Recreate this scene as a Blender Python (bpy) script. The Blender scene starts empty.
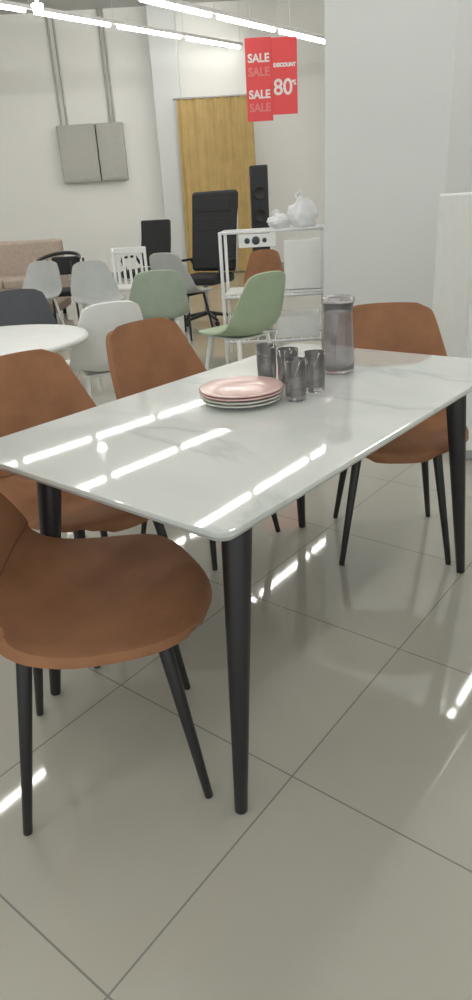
import bpy, bmesh, random
from math import *
from mathutils import Vector, Matrix
random.seed(3)
S=bpy.context.scene
try:
    S.view_settings.view_transform='Standard'; S.view_settings.look='None'
except Exception: pass

# ---------------------------------------------------------------- materials
def mat(name,col,rough=.5,metal=0,var=.06,scale=12,bump=0,trans=0,spec=.5,coat=0,alpha=1,emit=0,bscale=None,ecol=None):
    m=bpy.data.materials.new(name); m.use_nodes=True; nt=m.node_tree; b=nt.nodes['Principled BSDF']
    tc=nt.nodes.new('ShaderNodeTexCoord'); no=nt.nodes.new('ShaderNodeTexNoise'); no.inputs['Scale'].default_value=scale
    no.inputs['Detail'].default_value=4
    nt.links.new(tc.outputs['Object'],no.inputs['Vector'])
    r=nt.nodes.new('ShaderNodeValToRGB'); r.color_ramp.elements[0].position=.3; r.color_ramp.elements[1].position=.7
    r.color_ramp.elements[0].color=[max(0,c*(1-var)) for c in col]+[1]
    r.color_ramp.elements[1].color=[min(1,c*(1+var)) for c in col]+[1]
    nt.links.new(no.outputs['Fac'],r.inputs['Fac']); nt.links.new(r.outputs['Color'],b.inputs['Base Color'])
    b.inputs['Roughness'].default_value=rough; b.inputs['Metallic'].default_value=metal
    b.inputs['Transmission Weight'].default_value=trans; b.inputs['Specular IOR Level'].default_value=spec
    b.inputs['Coat Weight'].default_value=coat; b.inputs['Alpha'].default_value=alpha
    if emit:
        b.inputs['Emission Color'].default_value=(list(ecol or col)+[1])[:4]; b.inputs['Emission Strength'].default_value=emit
    if bump:
        n2=nt.nodes.new('ShaderNodeTexNoise'); n2.inputs['Scale'].default_value=bscale or scale*8; n2.inputs['Detail'].default_value=3
        nt.links.new(tc.outputs['Object'],n2.inputs['Vector'])
        bp=nt.nodes.new('ShaderNodeBump'); bp.inputs['Strength'].default_value=bump; bp.inputs['Distance'].default_value=.002
        nt.links.new(n2.outputs['Fac'],bp.inputs['Height']); nt.links.new(bp.outputs['Normal'],b.inputs['Normal'])
    return m
M={}
M['leather']=mat('brown_leather',(.315,.150,.076),.62,var=.16,scale=9,bump=.5,bscale=180,spec=.3)
M['leatherseam']=mat('brown_leather_seam',(.17,.075,.04),.6,var=.1)
M['black']=mat('black_metal',(.015,.015,.017),.42,var=.1)
M['blackfab']=mat('black_fabric',(.024,.024,.028),.7,var=.2,scale=40)
M['darkgrey']=mat('dark_grey_plastic',(.06,.065,.08),.5)
M['blackbox']=mat('black_cabinet',(.02,.022,.028),.5)
M['wall']=mat('wall_paint',(.88,.88,.85),.6,var=.015,scale=1.2)
M['colpaint']=mat('column_paint',(.70,.72,.715),.6,var=.015,scale=1.5)
M['ceil']=mat('ceiling_paint',(.50,.50,.48),.8,var=.03,scale=1)
M['white']=mat('white_plastic',(.81,.83,.82),.35,var=.02)
M['whitemetal']=mat('white_metal',(.80,.82,.84),.35,var=.02)
M['grey']=mat('grey_plastic',(.44,.46,.455),.5,var=.04)
M['ggreen']=mat('sage_plastic',(.38,.45,.37),.5,var=.05)
M['green']=mat('green_plastic',(.37,.47,.32),.5,var=.05)
M['tan']=mat('tan_upholstery',(.45,.37,.31),.8,var=.1,scale=20,bump=.3)
M['brownfab']=mat('brown_upholstery',(.25,.19,.16),.8,var=.1,scale=20,bump=.3)
M['box']=mat('grey_enamel',(.46,.46,.42),.45,var=.04)
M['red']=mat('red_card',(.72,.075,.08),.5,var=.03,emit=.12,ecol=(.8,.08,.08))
M['signwhite']=mat('white_print',(.9,.85,.85),.5,var=.01)
M['signpink']=mat('pink_print',(.82,.24,.24),.5,var=.01)
M['pink']=mat('pink_ceramic',(.72,.50,.47),.25,var=.03,coat=.3)
M['ceramic']=mat('cream_ceramic',(.62,.64,.58),.18,var=.02,coat=.4)
M['wood']=mat('light_wood',(.45,.33,.2),.5,var=.15)
M['bag']=mat('thin_plastic_bag',(.85,.86,.88),.3,var=.03)
M['trunk']=mat('lamp_trunking',(.7,.7,.7),.5)
M['cloth']=mat('yellow_cloth',(.57,.41,.17),.8,var=.08,scale=5)
M['smoke']=mat('smoked_glass',(.64,.62,.63),.06,trans=.88,var=.02,coat=.2)
M['steel']=mat('brushed_steel',(.45,.45,.46),.3,metal=1)
M['lamp']=mat('tube_light',(1,1,1),.5,emit=26,ecol=(1,.98,.93))
M['darkpic']=mat('black_print',(.02,.02,.02),.5)

def marble():
    m=bpy.data.materials.new('white_marble_glass'); m.use_nodes=True; nt=m.node_tree; b=nt.nodes['Principled BSDF']
    tc=nt.nodes.new('ShaderNodeTexCoord'); mp=nt.nodes.new('ShaderNodeMapping'); mp.inputs['Rotation'].default_value=(0,0,.9); mp.inputs['Scale'].default_value=(1,2.0,1)
    nt.links.new(tc.outputs['Object'],mp.inputs['Vector'])
    def vein(scale,dist,det,wd,dark,loc):
        mp2=nt.nodes.new('ShaderNodeMapping'); mp2.inputs['Location'].default_value=loc; nt.links.new(mp.outputs[0],mp2.inputs['Vector'])
        n=nt.nodes.new('ShaderNodeTexNoise'); n.inputs['Scale'].default_value=scale; n.inputs['Detail'].default_value=det; n.inputs['Distortion'].default_value=dist
        nt.links.new(mp2.outputs[0],n.inputs['Vector'])
        r=nt.nodes.new('ShaderNodeValToRGB'); e=r.color_ramp.elements
        e[0].position=.5-wd; e[0].color=(1,1,1,1); e[1].position=.5+wd*1.6; e[1].color=(1,1,1,1)
        x=e.new(.5); x.color=(dark,dark*1.02,dark*1.02,1); nt.links.new(n.outputs['Fac'],r.inputs['Fac']); return r
    a=vein(.9,.8,5,.022,.83,(0,0,0)); c=vein(1.5,.5,4,.09,.93,(3,1,2))
    mx=nt.nodes.new('ShaderNodeMix'); mx.data_type='RGBA'; mx.blend_type='MULTIPLY'; mx.inputs[0].default_value=1
    nt.links.new(a.outputs[0],mx.inputs[6]); nt.links.new(c.outputs[0],mx.inputs[7])
    m2=nt.nodes.new('ShaderNodeMix'); m2.data_type='RGBA'; m2.blend_type='MULTIPLY'; m2.inputs[0].default_value=1
    nt.links.new(mx.outputs[2],m2.inputs[6]); m2.inputs[7].default_value=(.715,.74,.72,1)
    nt.links.new(m2.outputs[2],b.inputs['Base Color'])
    b.inputs['Roughness'].default_value=.035; b.inputs['Coat Weight'].default_value=.6; b.inputs['Coat Roughness'].default_value=.02
    return m
M['marble']=marble()
def tiles():
    m=bpy.data.materials.new('polished_floor_tile'); m.use_nodes=True; nt=m.node_tree; b=nt.nodes['Principled BSDF']
    tc=nt.nodes.new('ShaderNodeTexCoord'); br=nt.nodes.new('ShaderNodeTexBrick')
    br.offset=0; br.squash=1
    br.inputs['Scale'].default_value=1; br.inputs['Brick Width'].default_value=.59; br.inputs['Row Height'].default_value=.59
    br.inputs['Mortar Size'].default_value=.0022; br.inputs['Mortar Smooth'].default_value=.1
    nt.links.new(tc.outputs['Object'],br.inputs['Vector'])
    n=nt.nodes.new('ShaderNodeTexNoise'); n.inputs['Scale'].default_value=1.5; n.inputs['Detail'].default_value=6; nt.links.new(tc.outputs['Object'],n.inputs['Vector'])
    r=nt.nodes.new('ShaderNodeValToRGB'); r.color_ramp.elements[0].position=.3; r.color_ramp.elements[1].position=.7
    r.color_ramp.elements[0].color=(.44,.43,.375,1); r.color_ramp.elements[1].color=(.49,.48,.42,1)
    nt.links.new(n.outputs['Fac'],r.inputs['Fac'])
    nt.links.new(r.outputs['Color'],br.inputs['Color1']); nt.links.new(r.outputs['Color'],br.inputs['Color2'])
    br.inputs['Mortar'].default_value=(.20,.195,.175,1)
    nt.links.new(br.outputs['Color'],b.inputs['Base Color'])
    mr=nt.nodes.new('ShaderNodeMapRange'); mr.inputs['To Min'].default_value=.045; mr.inputs['To Max'].default_value=.7
    nt.links.new(br.outputs['Fac'],mr.inputs['Value']); nt.links.new(mr.outputs[0],b.inputs['Roughness'])
    b.inputs['Specular IOR Level'].default_value=.75
    return m
M['tile']=tiles()

# ---------------------------------------------------------------- helpers
def empty(name,loc=(0,0,0),rz=0):
    e=bpy.data.objects.new(name,None); S.collection.objects.link(e); e.location=loc; e.rotation_euler=(0,0,rz); e.empty_display_size=.1; return e
def obj(name,bm,m,parent=None,smooth=True,loc=(0,0,0),rot=(0,0,0)):
    me=bpy.data.meshes.new(name); bm.normal_update(); bm.to_mesh(me); bm.free()
    if smooth:
        for p in me.polygons: p.use_smooth=True
    o=bpy.data.objects.new(name,me); S.collection.objects.link(o); o.location=loc; o.rotation_euler=rot
    me.materials.append(M[m] if isinstance(m,str) else m)
    if parent: o.parent=parent
    return o
def box(name,c,s,m,parent=None,bev=.004,rot=(0,0,0),seg=2):
    bm=bmesh.new(); bmesh.ops.create_cube(bm,size=1)
    for v in bm.verts: v.co=Vector((v.co.x*s[0],v.co.y*s[1],v.co.z*s[2]))
    if bev: bmesh.ops.bevel(bm,geom=bm.edges[:],offset=min(bev,min(s)*.45),segments=seg,affect='EDGES',profile=.5)
    return obj(name,bm,m,parent,smooth=False,loc=c,rot=rot)
def cyl(name,p1,p2,r1,r2,m,parent=None,seg=24):
    p1=Vector(p1);p2=Vector(p2); d=p2-p1; L=d.length
    bm=bmesh.new(); bmesh.ops.create_cone(bm,cap_ends=True,segments=seg,radius1=r1,radius2=r2,depth=L)
    q=d.to_track_quat('Z','Y').to_matrix().to_4x4(); q.translation=(p1+p2)/2
    bmesh.ops.transform(bm,matrix=q,verts=bm.verts)
    o=obj(name,bm,m,parent)
    mod=o.modifiers.new('b','BEVEL'); mod.width=min(r1,r2)*.2; mod.segments=2; mod.limit_method='ANGLE'; mod.angle_limit=1.0
    return o
def lathe(name,prof,m,parent=None,loc=(0,0,0),seg=48):
    bm=bmesh.new(); rings=[]
    for r,z in prof:
        rings.append([bm.verts.new((r*cos(2*pi*i/seg),r*sin(2*pi*i/seg),z)) for i in range(seg)] if r>1e-6 else [bm.verts.new((0,0,z))])
    for a,b in zip(rings,rings[1:]):
        for i in range(seg):
            j=(i+1)%seg
            if len(a)==1 and len(b)>1: bm.faces.new((a[0],b[j],b[i]))
            elif len(b)==1 and len(a)>1: bm.faces.new((a[i],a[j],b[0]))
            elif len(a)>1: bm.faces.new((a[i],a[j],b[j],b[i]))
    bmesh.ops.recalc_face_normals(bm,faces=bm.faces)
    return obj(name,bm,m,parent,loc=loc)
def tube(name,pts,r,m,parent=None,cyclic=False,smooth=False):
    cu=bpy.data.curves.new(name,'CURVE'); cu.dimensions='3D'; sp=cu.splines.new('POLY'); sp.points.add(len(pts)-1)
    for p,q in zip(sp.points,pts): p.co=(*q,1)
    sp.use_cyclic_u=cyclic; cu.bevel_depth=r; cu.bevel_resolution=3; cu.use_fill_caps=True
    o=bpy.data.objects.new(name,cu); S.collection.objects.link(o); cu.materials.append(M[m])
    dg=bpy.context.evaluated_depsgraph_get(); me=bpy.data.meshes.new_from_object(o.evaluated_get(dg))
    o2=bpy.data.objects.new(name,me); bpy.data.objects.remove(o); S.collection.objects.link(o2); o2.name=name
    for p in me.polygons: p.use_smooth=True
    if parent: o2.parent=parent
    return o2
def cr(vals,t):
    n=len(vals)-1; x=t*n; i=min(int(x),n-1); f=x-i
    p0=vals[max(i-1,0)];p1=vals[i];p2=vals[i+1];p3=vals[min(i+2,n)]
    return tuple(.5*((2*b)+(-a+c)*f+(2*a-5*b+4*c-d)*f*f+(-a+3*b-3*c+d)*f**3) for a,b,c,d in zip(p0,p1,p2,p3))
# profile rows: (fwd, z, halfwidth, side_forward, side_up)
PROF=[(.262,.428,.085,-.03,0),(.262,.447,.12,-.035,0),(.252,.458,.165,-.035,0),(.225,.465,.205,-.03,.002),(.165,.465,.238,-.015,.006),(.08,.458,.253,0,.012),
      (-.03,.450,.258,0,.026),(-.12,.451,.256,.01,.048),(-.19,.475,.255,.04,.06),(-.228,.53,.25,.075,.035),(-.25,.60,.24,.075,.01),
      (-.268,.67,.225,.06,0),(-.285,.74,.205,.04,0),(-.298,.80,.187,.028,-.003),(-.306,.835,.172,.022,-.008),(-.309,.850,.150,.018,-.010),(-.311,.856,.118,.01,-.006)]
def shell(name,m,parent,prof=PROF,th=.022,nu=16,nv=48,ws=1):
    bm=bmesh.new(); g=[]
    for j in range(nv+1):
        f,z,w,sf,su=cr(prof,j/nv); row=[]
        for i in range(nu+1):
            s=-1+2*i/nu; k=abs(s)**2.2
            row.append(bm.verts.new((s*w*ws,f+sf*k,z+su*k)))
        g.append(row)
    for j in range(nv):
        for i in range(nu): bm.faces.new((g[j][i],g[j][i+1],g[j+1][i+1],g[j+1][i]))
    bmesh.ops.recalc_face_normals(bm,faces=bm.faces)
    o=obj(name,bm,m,parent)
    a=o.modifiers.new('s','SOLIDIFY'); a.thickness=th; a.offset=0
    b=o.modifiers.new('v','BEVEL'); b.width=th*.35; b.segments=3; b.limit_method='ANGLE'; b.angle_limit=.9
    return o
def shell_chair(x,y,rz,m='leather',legm='black',name='dining_chair',fs=(.195,.205),r=(.017,.010),prof=PROF,ws=1,th=.022,hs=1,seam=True):
    e=empty(name,(x,y,0),rz)
    pr=[(a,b if b<.5 else .5+(b-.5)*hs,c_,d_,f_) for a,b,c_,d_,f_ in prof]
    shell('seat_shell',m,e,pr,th,ws=ws)
    if seam:
        t0=.53; eps=.004
        for side in (1,-1):
            pts=[]
            for i in range(25):
                s=-1+2*i/24; k=abs(s)**2.2
                f0,z0,w0,a0,b0=cr(pr,t0-eps); f1,z1,w1,a1,b1=cr(pr,t0+eps); f,z,w_,a_,b_=cr(pr,t0)
                tx,tz=(f1-f0),(z1-z0); l=hypot(tx,tz); nx,nz=tz/l*side,-tx/l*side
                pts.append((s*w_*ws*.985,f+a_*k+nx*th*.5,z+b_*k+nz*th*.5))
            tube('seam_inner' if side>0 else 'seam_outer',pts,.0022,'leatherseam',e)
    box('seat_pad_frame',(0,0,.432),(.26,.28,.014),legm,e,.004)
    n=0
    for sx in(-1,1):
        for sy in(-1,1):
            n+=1; cyl('leg_%d'%n,(sx*.135,sy*.14+.0,.437),(sx*fs[0],sy*fs[1],0),r[0],r[1],legm,e)
    return e

# ---------------------------------------------------------------- camera
f,p,r,H=659.56,.4189,.0611,1.2481
cd=bpy.data.cameras.new('camera'); cam=bpy.data.objects.new('camera',cd); S.collection.objects.link(cam)
cd.sensor_fit='VERTICAL'; cd.sensor_height=36; cd.lens=f/1000*36; cd.clip_start=.05
Rt=Vector((1,0,0)); U=Vector((0,sin(p),cos(p))); Bk=Vector((0,-cos(p),sin(p)))
X=Rt*cos(r)-U*sin(r); Y=Rt*sin(r)+U*cos(r)
mm=Matrix(((X.x,Y.x,Bk.x,0),(X.y,Y.y,Bk.y,0),(X.z,Y.z,Bk.z,H),(0,0,0,1)))
cam.matrix_world=mm; S.camera=cam

# ---------------------------------------------------------------- room
yaw=.704; lo=Vector((sin(yaw),cos(yaw),0)); sh=Vector((-cos(yaw),sin(yaw),0)); O=Vector((-.0227,.9748,0))
def plane(name,x0,x1,y0,y1,z,m,loc=(0,0,0),rz=0,flip=False):
    bm=bmesh.new(); vs=[bm.verts.new(q) for q in((x0,y0,0),(x1,y0,0),(x1,y1,0),(x0,y1,0))]
    if flip: vs.reverse()
    bm.faces.new(vs); return obj(name,bm,m,None,False,(loc[0],loc[1],z),(0,0,rz))
ty=.679
plane('floor',-22,22,-22,22,0,'tile',(-.277,.707),-ty)
CZ=4.7
plane('ceiling',-9,7,-5,15,CZ,'ceil',flip=True)
box('wall_back',(-1,15.0,CZ/2),(16,.3,CZ),'wall',None,0)
box('wall_left',(-8.9,5,CZ/2),(.2,20,CZ),'wall',None,0)
box('wall_right',(6.9,5,CZ/2),(.2,20,CZ),'wall',None,0)
box('wall_pillar',(-.83,14.65,CZ/2),(.5,.42,CZ),'colpaint',None,.01)
box('trim_back',(-1,14.84,.05),(16,.02,.1),'grey',None,.004)
N=Vector((1.45,4.6,0)); w=.9; c=N+sh*w/2+lo*w/2
box('structural_column',(c.x,c.y,CZ/2),(w,w,CZ),'colpaint',None,.01,rot=(0,0,-yaw))
e=empty('storage_cabinet',(1.60,3.38,0))
box('body',(0,0,.65),(.96,.55,1.19),'white',e,.01)
box('plinth',(0,.01,.03),(.9,.5,.06),'grey',e,.004)
box('door_left',(-.24,-.283,.65),(.47,.018,1.17),'white',e,.004)
box('door_right',(.24,-.283,.65),(.47,.018,1.17),'white',e,.004)
box('handle_left',(-.04,-.30,.7),(.012,.02,.14),'steel',e,.003)
box('handle_right',(.04,-.30,.7),(.012,.02,.14),'steel',e,.003)

# ---------------------------------------------------------------- lights
def strip(P,Q,n,z=3.5):
    P=Vector((*P,z));Q=Vector((*Q,z)); d=(Q-P).normalized()
    e=empty('tube_light_row',P,atan2(d.y,d.x)); T=(Q-P).length; st=T/n
    box('trunking',(T/2,0,.05),(T,.05,.05),'trunk',e,.004)
    for i in range(n):
        box('tube_%d'%(i+1),(st*(i+.5),0,0),(st*.90,.045,.045),'lamp',e,.01)
    for i in range(n+1): cyl('hanger_%d'%(i+1),(min(max(st*i,.05),T-.05),0,.07),(min(max(st*i,.05),T-.05),0,CZ-z-.005),.004,.004,'trunk',e,8)
d=Vector((.61,.792))
def row(base,a,b,n,z=3.5):
    B=Vector(base); strip(B+d*a,B+d*b,n,z)
row((-.20,6.95),-9,6.2,11)
strip((-7.1,2.3),(1.9,12.35),10)
strip((-6.6,7.1),(.62,14.5),7,3.9)
row((2.1,5.2),-9,4.5,9)
row((3.7,4.0),-8,3.3,7)
def down(x,y,z=3.6):
    e=empty('downlight',(x,y,z)); lathe('bulb',[(0,-.05),(.05,-.045),(.07,0),(.07,.02),(0,.02)],'lamp',e); cyl('stem',(0,0,.02),(0,0,CZ-z-.005),.02,.02,'trunk',e)
down(-2.05,9.85)
W=bpy.data.worlds.new('world'); S.world=W; W.use_nodes=True
W.node_tree.nodes['Background'].inputs[0].default_value=(.98,1,.97,1); W.node_tree.nodes['Background'].inputs[1].default_value=1.38

# ---------------------------------------------------------------- dining table
L,Wd,ins=1.418,.829,.073
def rrect(x0,x1,y0,y1,rad,n=10):
    pts=[]
    for cx,cy,a0 in((x1-rad,y1-rad,0),(x0+rad,y1-rad,90),(x0+rad,y0+rad,180),(x1-rad,y0+rad,270)):
        for i in range(n+1):
            a=radians(a0+90*i/n); pts.append((cx+rad*cos(a),cy+rad*sin(a)))
    return pts
T=empty('dining_table',O,-yaw)
def slab(name,pts,z0,z1,m,parent,bev=.003):
    bm=bmesh.new(); vs=[bm.verts.new((x,y,z0)) for x,y in pts]; fc=bm.faces.new(vs)
    ex=bmesh.ops.extrude_face_region(bm,geom=[fc]); 
    for v in [g for g in ex['geom'] if isinstance(g,bmesh.types.BMVert)]: v.co.z=z1
    bmesh.ops.recalc_face_normals(bm,faces=bm.faces)
    o=obj(name,bm,m,parent,False)
    b=o.modifiers.new('b','BEVEL'); b.width=bev; b.segments=3; b.limit_method='ANGLE'; b.angle_limit=1
    return o
slab('marble_top',rrect(-Wd,0,0,L,.035),.737,.75,'marble',T)
slab('under_board',rrect(-Wd+.012,-.012,.012,L-.012,.03),.724,.737,'grey',T)
for i,(y0,y1,x0,x1) in enumerate([(.15,.175,-Wd+.1,-.1),(L-.175,L-.15,-Wd+.1,-.1),(.15,L-.15,-Wd+.1,-Wd+.125),(.15,L-.15,-.125,-.1)]):
    box('frame_rail_%d'%(i+1),((x0+x1)/2,(y0+y1)/2,.709),(x1-x0,y1-y0,.03),'black',T,.003)
k=0
for x,y,sx,sy in((-ins,ins,1,-1),(-Wd+ins,ins,-1,-1),(-ins,L-ins,1,1),(-Wd+ins,L-ins,-1,1)):
    k+=1; cyl('leg_%d'%k,(x-sx*.04,y-sy*.095,.724),(x,y,0),.033,.0145,'black',T,32)

# ---------------------------------------------------------------- dining chairs
shell_chair(-.34,1.28,radians(-80))
shell_chair(-.47,1.91,-yaw-radians(92))
shell_chair(-.115,2.45,-yaw-radians(92))
shell_chair(.595,2.33,radians(174),hs=1.04)

# ---------------------------------------------------------------- tableware
P=empty('plate_stack',(.034,1.79,.7505))
def plate(z,R,m,n):
    lathe(n,[(0,z+.0),(R*.55,z),(R*.6,z+.002),(R*.97,z+.012),(R,z+.0145),(R*.97,z+.0165),(R*.62,z+.007),(R*.55,z+.0055),(0,z+.0055)],m,P,seg=64)
plate(0,.113,'ceramic','plate_1'); plate(.010,.115,'ceramic','plate_2'); plate(.020,.117,'pink','plate_3'); plate(.028,.117,'pink','plate_4')
def glass(x,y,h=.112,R=.031):
    lathe('drinking_glass',[(0,0),(R*.84,0),(R*.9,.004),(R,h),(R*.94,h),(R*.82,.014),(0,.012)],'smoke',None,(x,y,.7505),40)
for q in((.183,1.770),(.246,1.855),(.118,1.99),(.175,1.92)): glass(*q)
J=empty('glass_pitcher',(.348,2.075,.7505))
lathe('jug',[(0,0),(.048,0),(.053,.006),(.054,.03),(.051,.08),(.047,.14),(.045,.18),(.048,.212),(.045,.212),(.042,.18),(.044,.14),(.048,.08),(.050,.03),(.046,.012),(0,.012)],'smoke',J,seg=12)
lathe('lid',[(0,.232),(.02,.234),(.045,.230),(.051,.222),(.051,.213),(0,.211)],'smoke',J)

# ---------------------------------------------------------------- showroom furniture
R=empty('round_table',(-1.12,3.2,0))
lathe('top',[(0,.70),(.44,.70),(.455,.708),(.46,.718),(.455,.728),(.44,.73),(0,.73)],'white',R,seg=72)
for a in range(4):
    an=a*pi/2+pi/4; cyl('leg_%d'%(a+1),(.12*cos(an),.12*sin(an),.70),(.3*cos(an),.3*sin(an),0),.02,.012,'wood',R)
LOW=[(q[0],q[1],q[2],q[3],q[4]) if q[1]<.6 else (q[0],.6+(q[1]-.6)*.85,q[2],q[3],q[4]) for q in PROF]
EAM=[(a,b,wd*.9,c*.7,d_*1.2) for a,b,wd,c,d_ in LOW]
def bchair(x,y,rz,m,legm='white',ws=.95,name='shell_chair',hs=1):
    return shell_chair(x,y,radians(rz),m,legm,name,prof=EAM,ws=ws,r=(.015,.011),th=.014,hs=hs,seam=False)
bchair(-.71,3.8,25,'white','white',.95,hs=1.05)
bchair(-1.32,4.35,190,'darkgrey','black',1)
bchair(-.54,5.5,10,'ggreen','white',1.05,hs=1.08)
bchair(-.40,7.2,-35,'grey','black',1.15,hs=1.15)
bchair(-2.0,7.4,170,'grey','white',1)
bchair(-1.25,6.9,200,'grey','white',1.05)
bchair(.09,4.62,42,'green','white',1.05,hs=1.12)
bchair(.40,7.0,170,'leather','black',.9)
bchair(-2.55,6.6,150,'white','white',1)

def arc_chair(x,y,rz):
    e=empty('armchair',(x,y,0),rz)
    box('seat',(0,0,.45),(.46,.44,.06),'blackfab',e,.025,seg=4)
    tube('back_rail',[(.24*cos(a),-.24*abs(sin(a))-.02*0,.80+.06*abs(sin(a))) for a in [i*pi/14 for i in range(15)]],.02,'black',e)
    box('back_pad',(0,-.22,.72),(.34,.04,.2),'blackfab',e,.018,seg=4)
    n=0
    for sx in(-1,1):
        for sy in(-1,1):
            n+=1; cyl('leg_%d'%n,(sx*.22,sy*.2,.80 if sy>0 else .8),(sx*.24,sy*.22,0),.013,.011,'black',e)
arc_chair(-1.85,8.0,radians(170))
def office(x,y,rz,top=1.4,w=.54,mesh=False,name='executive_chair'):
    e=empty(name,(x,y,0),rz); bh=top-.56
    box('seat',(0,0,.50),(.52,.5,.1),'blackfab',e,.04,seg=5)
    box('backrest',(0,-.27,.56+bh/2),(w,.05 if mesh else .1,bh),'blackfab',e,.045,rot=(radians(8),0,0),seg=6)
    if not mesh:
        for i in range(4): box('back_cushion_%d'%(i+1),(0,-.21-.03*i*bh,.66+bh*.235*i),(w*.88,.07,bh*.2),'blackfab',e,.03,rot=(radians(8),0,0),seg=5)
    tube('frame',[(-w/2,-.21,.56),(-w/2,-.28,.6+bh*.5),(-w/2+.02,-.34,top-.03),(w/2-.02,-.34,top-.03),(w/2,-.28,.6+bh*.5),(w/2,-.21,.56)],.012,'black' if mesh else 'steel',e)
    for sx in(-1,1):
        tube('armrest_%s'%('l' if sx<0 else 'r'),[(sx*.25,.1,.5),(sx*.3,.12,.66),(sx*.3,.1,.7),(sx*.3,-.18,.7),(sx*.26,-.22,.6)],.018,'black',e)
    cyl('gas_column',(0,0,.1),(0,0,.46),.03,.025,'steel',e)
    for i in range(5):
        a=i*2*pi/5; cyl('base_arm_%d'%(i+1),(0,0,.12),(.3*cos(a),.3*sin(a),.07),.025,.016,'black',e)
        bm=bmesh.new(); bmesh.ops.create_uvsphere(bm,u_segments=14,v_segments=8,radius=.03); obj('castor_%d'%(i+1),bm,'black',e,loc=(.3*cos(a),.3*sin(a),.03))
office(-.20,8.0,radians(148),1.42,.60)
office(-1.0,9.3,radians(150),1.14,.46,True,'mesh_office_chair')

s=empty('sofa',(-3.1,9.3,0),radians(180))
box('base',(0,0,.27),(1.9,.85,.34),'brownfab',s,.03,seg=3)
box('back',(0,-.36,.62),(1.9,.2,.72),'tan',s,.05,seg=4)
box('arm_left',(-.9,.02,.45),(.16,.82,.5),'tan',s,.05,seg=4); box('arm_right',(.9,.02,.45),(.16,.82,.5),'tan',s,.05,seg=4)
for i in(-1,0,1): box('cushion_%d'%(i+2),(i*.54,.05,.48),(.53,.62,.14),'tan',s,.04,seg=4)
for i,(a,b) in enumerate([(-.85,-.35),(.85,-.35),(-.85,.35),(.85,.35)]): cyl('foot_%d'%(i+1),(a,b,.1),(a,b,0),.03,.025,'black',s)

# white wire display rack with goods
k=empty('display_rack',(.44,5.9,0),radians(-6))
w2,d2,h2=.42,.22,1.06
n=0
for sx in(-1,1):
    for sy in(-1,1):
        n+=1; cyl('post_%d'%n,(sx*w2,sy*d2,0),(sx*w2,sy*d2,h2),.014,.014,'whitemetal',k)
for j,z in enumerate((.18,.55,1.05)):
    tube('shelf_rim_%d'%(j+1),[(-w2,-d2,z),(w2,-d2,z),(w2,d2,z),(-w2,d2,z)],.012,'whitemetal',k,True)
    for i in range(11): x=-w2+2*w2*(i+.5)/11; tube('shelf_wire_%d_%d'%(j+1,i),[(x,-d2,z),(x,d2,z)],.005,'whitemetal',k)
box('shelf_board',(0,0,.575),(.8,.42,.02),'white',k,.004)
box('side_panel',(.24,-.02,.78),(.30,.36,.38),'white',k,.006)
box('name_board',(-.12,-.235,.985),(.3,.012,.1),'white',k,.003)
for i,(x,rr) in enumerate(((-.2,.022),(-.13,.032),(-.06,.018))):
    lathe('printed_dot_%d'%(i+1),[(0,0),(rr,0),(rr,.002),(0,.002)],'darkgrey',k,(x,-.241,.985),24).rotation_euler=(radians(90),0,0)
box('carton_large',(.2,.0,.28),(.36,.34,.18),'white',k,.004)
def bag(x,y,z,s):
    bm=bmesh.new(); bmesh.ops.create_icosphere(bm,subdivisions=4,radius=1)
    for v in bm.verts:
        n_=v.co.normalized(); q=1+.10*sin(7*n_.x+4*n_.z)+.08*cos(8*n_.y-5*n_.x)+.05*sin(15*n_.z+8*n_.y)
        v.co=Vector((n_.x*s[0]*q*(1-.35*max(0,n_.z)),n_.y*s[1]*q*(1-.35*max(0,n_.z)),n_.z*s[2]*q))
        if v.co.z<-s[2]*.8: v.co.z=-s[2]*.8
    e=empty('plastic_bag',(x,y,z+s[2]*.8)); obj('bag_body',bm,'bag',e)
    tube('bag_ear_1',[(-.03,0,s[2]*.8),(-.05,0,s[2]*1.2),(-.02,0,s[2]*1.4),(0,0,s[2]*.9)],.014,'bag',e)
bag(.69,5.9,1.062,(.12,.11,.12)); bag(.50,5.95,1.062,(.10,.1,.06))

def slat(x,y,rz):
    e=empty('slatted_chair',(x,y,0),rz)
    box('seat',(0,0,.45),(.42,.42,.03),'white',e,.01)
    n=0
    for sx in(-1,1):
        for sy in(-1,1):
            n+=1; cyl('leg_%d'%n,(sx*.19,sy*.19,.86 if sy<0 else .45),(sx*.2,sy*.2,0),.018,.015,'white',e)
    box('top_rail',(0,-.19,.84),(.42,.025,.07),'white',e,.01)
    for i in range(5): box('slat_%d'%(i+1),(-.14+.07*i,-.19,.64),(.03,.015,.36),'white',e,.004)
slat(-1.1,8.1,radians(175))

q=empty('speaker_tower',(.53,9.2,0))
box('cabinet',(0,0,.86),(.22,.24,1.66),'blackbox',q,.015); box('base',(0,0,.015),(.32,.32,.03),'black',q,.005)
for i in range(4): lathe('driver_%d'%(i+1),[(0,0),(.05,.004),(.075,.016),(.085,.012),(.085,0)],'black',q,(0,-.12,.6+.26*i)).rotation_euler=(radians(90),0,0)

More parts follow.
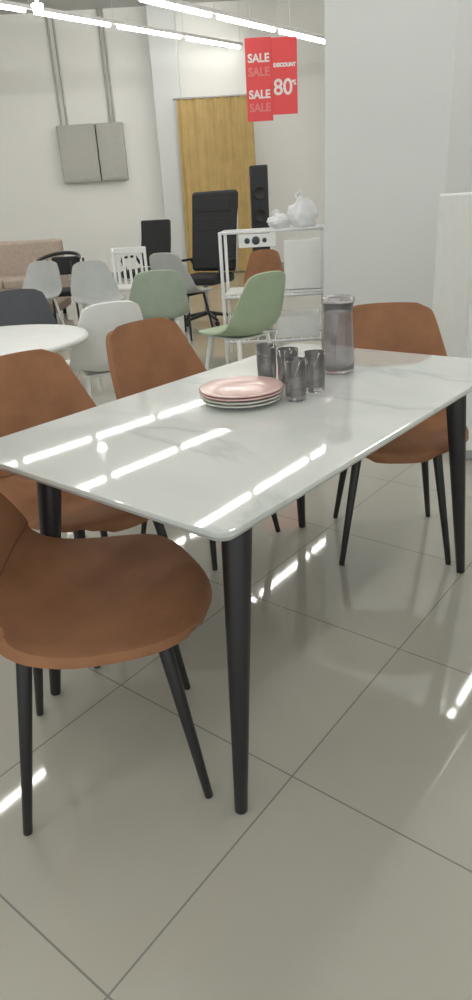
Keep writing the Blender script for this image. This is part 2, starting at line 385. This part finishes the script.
# electrical boxes & conduits on back wall
for i,(x0,x1) in enumerate(((-3.03,-2.29),(-2.27,-1.76))):
    e=empty('electrical_box',((x0+x1)/2,14.738,2.35)); ww=x1-x0
    box('housing',(0,0,0),(ww,.22,1.0),'box',e,.012); box('door',(0,-.118,0),(ww-.05,.016,.93),'box',e,.006)
    cyl('lock',(ww*.35,-.13,0),(ww*.35,-.14,0),.02,.02,'steel',e)
for x in(-2.95,-2.84,-2.0,-1.92):
    cyl('conduit_pipe',(x,14.82,2.86),(x,14.82,CZ-.01),.022,.022,'box',None,12)
def curtain(x0,x1,y,z0,z1):
    e=empty('yellow_curtain',(0,0,0)); bm=bmesh.new(); nx,nz=160,24; g=[]
    for j in range(nz+1):
        v=j/nz; rowv=[]
        for i in range(nx+1):
            u=i/nx; x=x0+(x1-x0)*u+(.10*(1-v)*(u-.4))
            rowv.append(bm.verts.new((x,y+.028*sin(u*62+1.5*sin(u*9))*(1-.35*v)+.01*sin(u*23+v*4),z0+(z1-z0)*v)))
        g.append(rowv)
    for j in range(nz):
        for i in range(nx): bm.faces.new((g[j][i],g[j][i+1],g[j+1][i+1],g[j+1][i]))
    obj('cloth',bm,'cloth',e)
    cyl('rod',(x0-.06,y,z1-.01),(x1+.06,y,z1-.01),.018,.018,'steel',e)
curtain(-.66,.76,14.35,.02,3.14)

# sale sign
g=empty('sale_sign',(.63,8,2.42))
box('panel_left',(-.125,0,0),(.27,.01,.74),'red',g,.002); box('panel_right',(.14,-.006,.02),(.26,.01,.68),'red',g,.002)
def text(s_,x,z,size,m,y=-.014):
    cu=bpy.data.curves.new('txt','FONT'); cu.body=s_; cu.size=size; cu.align_x='CENTER'; cu.align_y='CENTER'; cu.extrude=.001; cu.offset=.0035
    o=bpy.data.objects.new('t',cu); S.collection.objects.link(o); cu.materials.append(M[m])
    me=bpy.data.meshes.new_from_object(o.evaluated_get(bpy.context.evaluated_depsgraph_get())); bpy.data.objects.remove(o)
    o=bpy.data.objects.new('lettering_'+s_.lower().strip('%'),me); S.collection.objects.link(o); o.parent=g; o.location=(x,y,z); o.rotation_euler=(pi/2,0,0)
for z,m in((.19,'signwhite'),(.07,'signpink'),(-.13,'signwhite'),(-.25,'signpink')): text('SALE',-.125,z,.105,m,-.008)
text('DISCOUNT',.14,.12,.045,'signwhite'); text('80',.12,-.08,.20,'signwhite'); text('%',.235,-.04,.06,'signwhite')
for x in(-.2,.2): cyl('string_%d'%(1 if x<0 else 2),(x,0,.35),(x,0,CZ-2.43),.003,.003,'trunk',g,6)
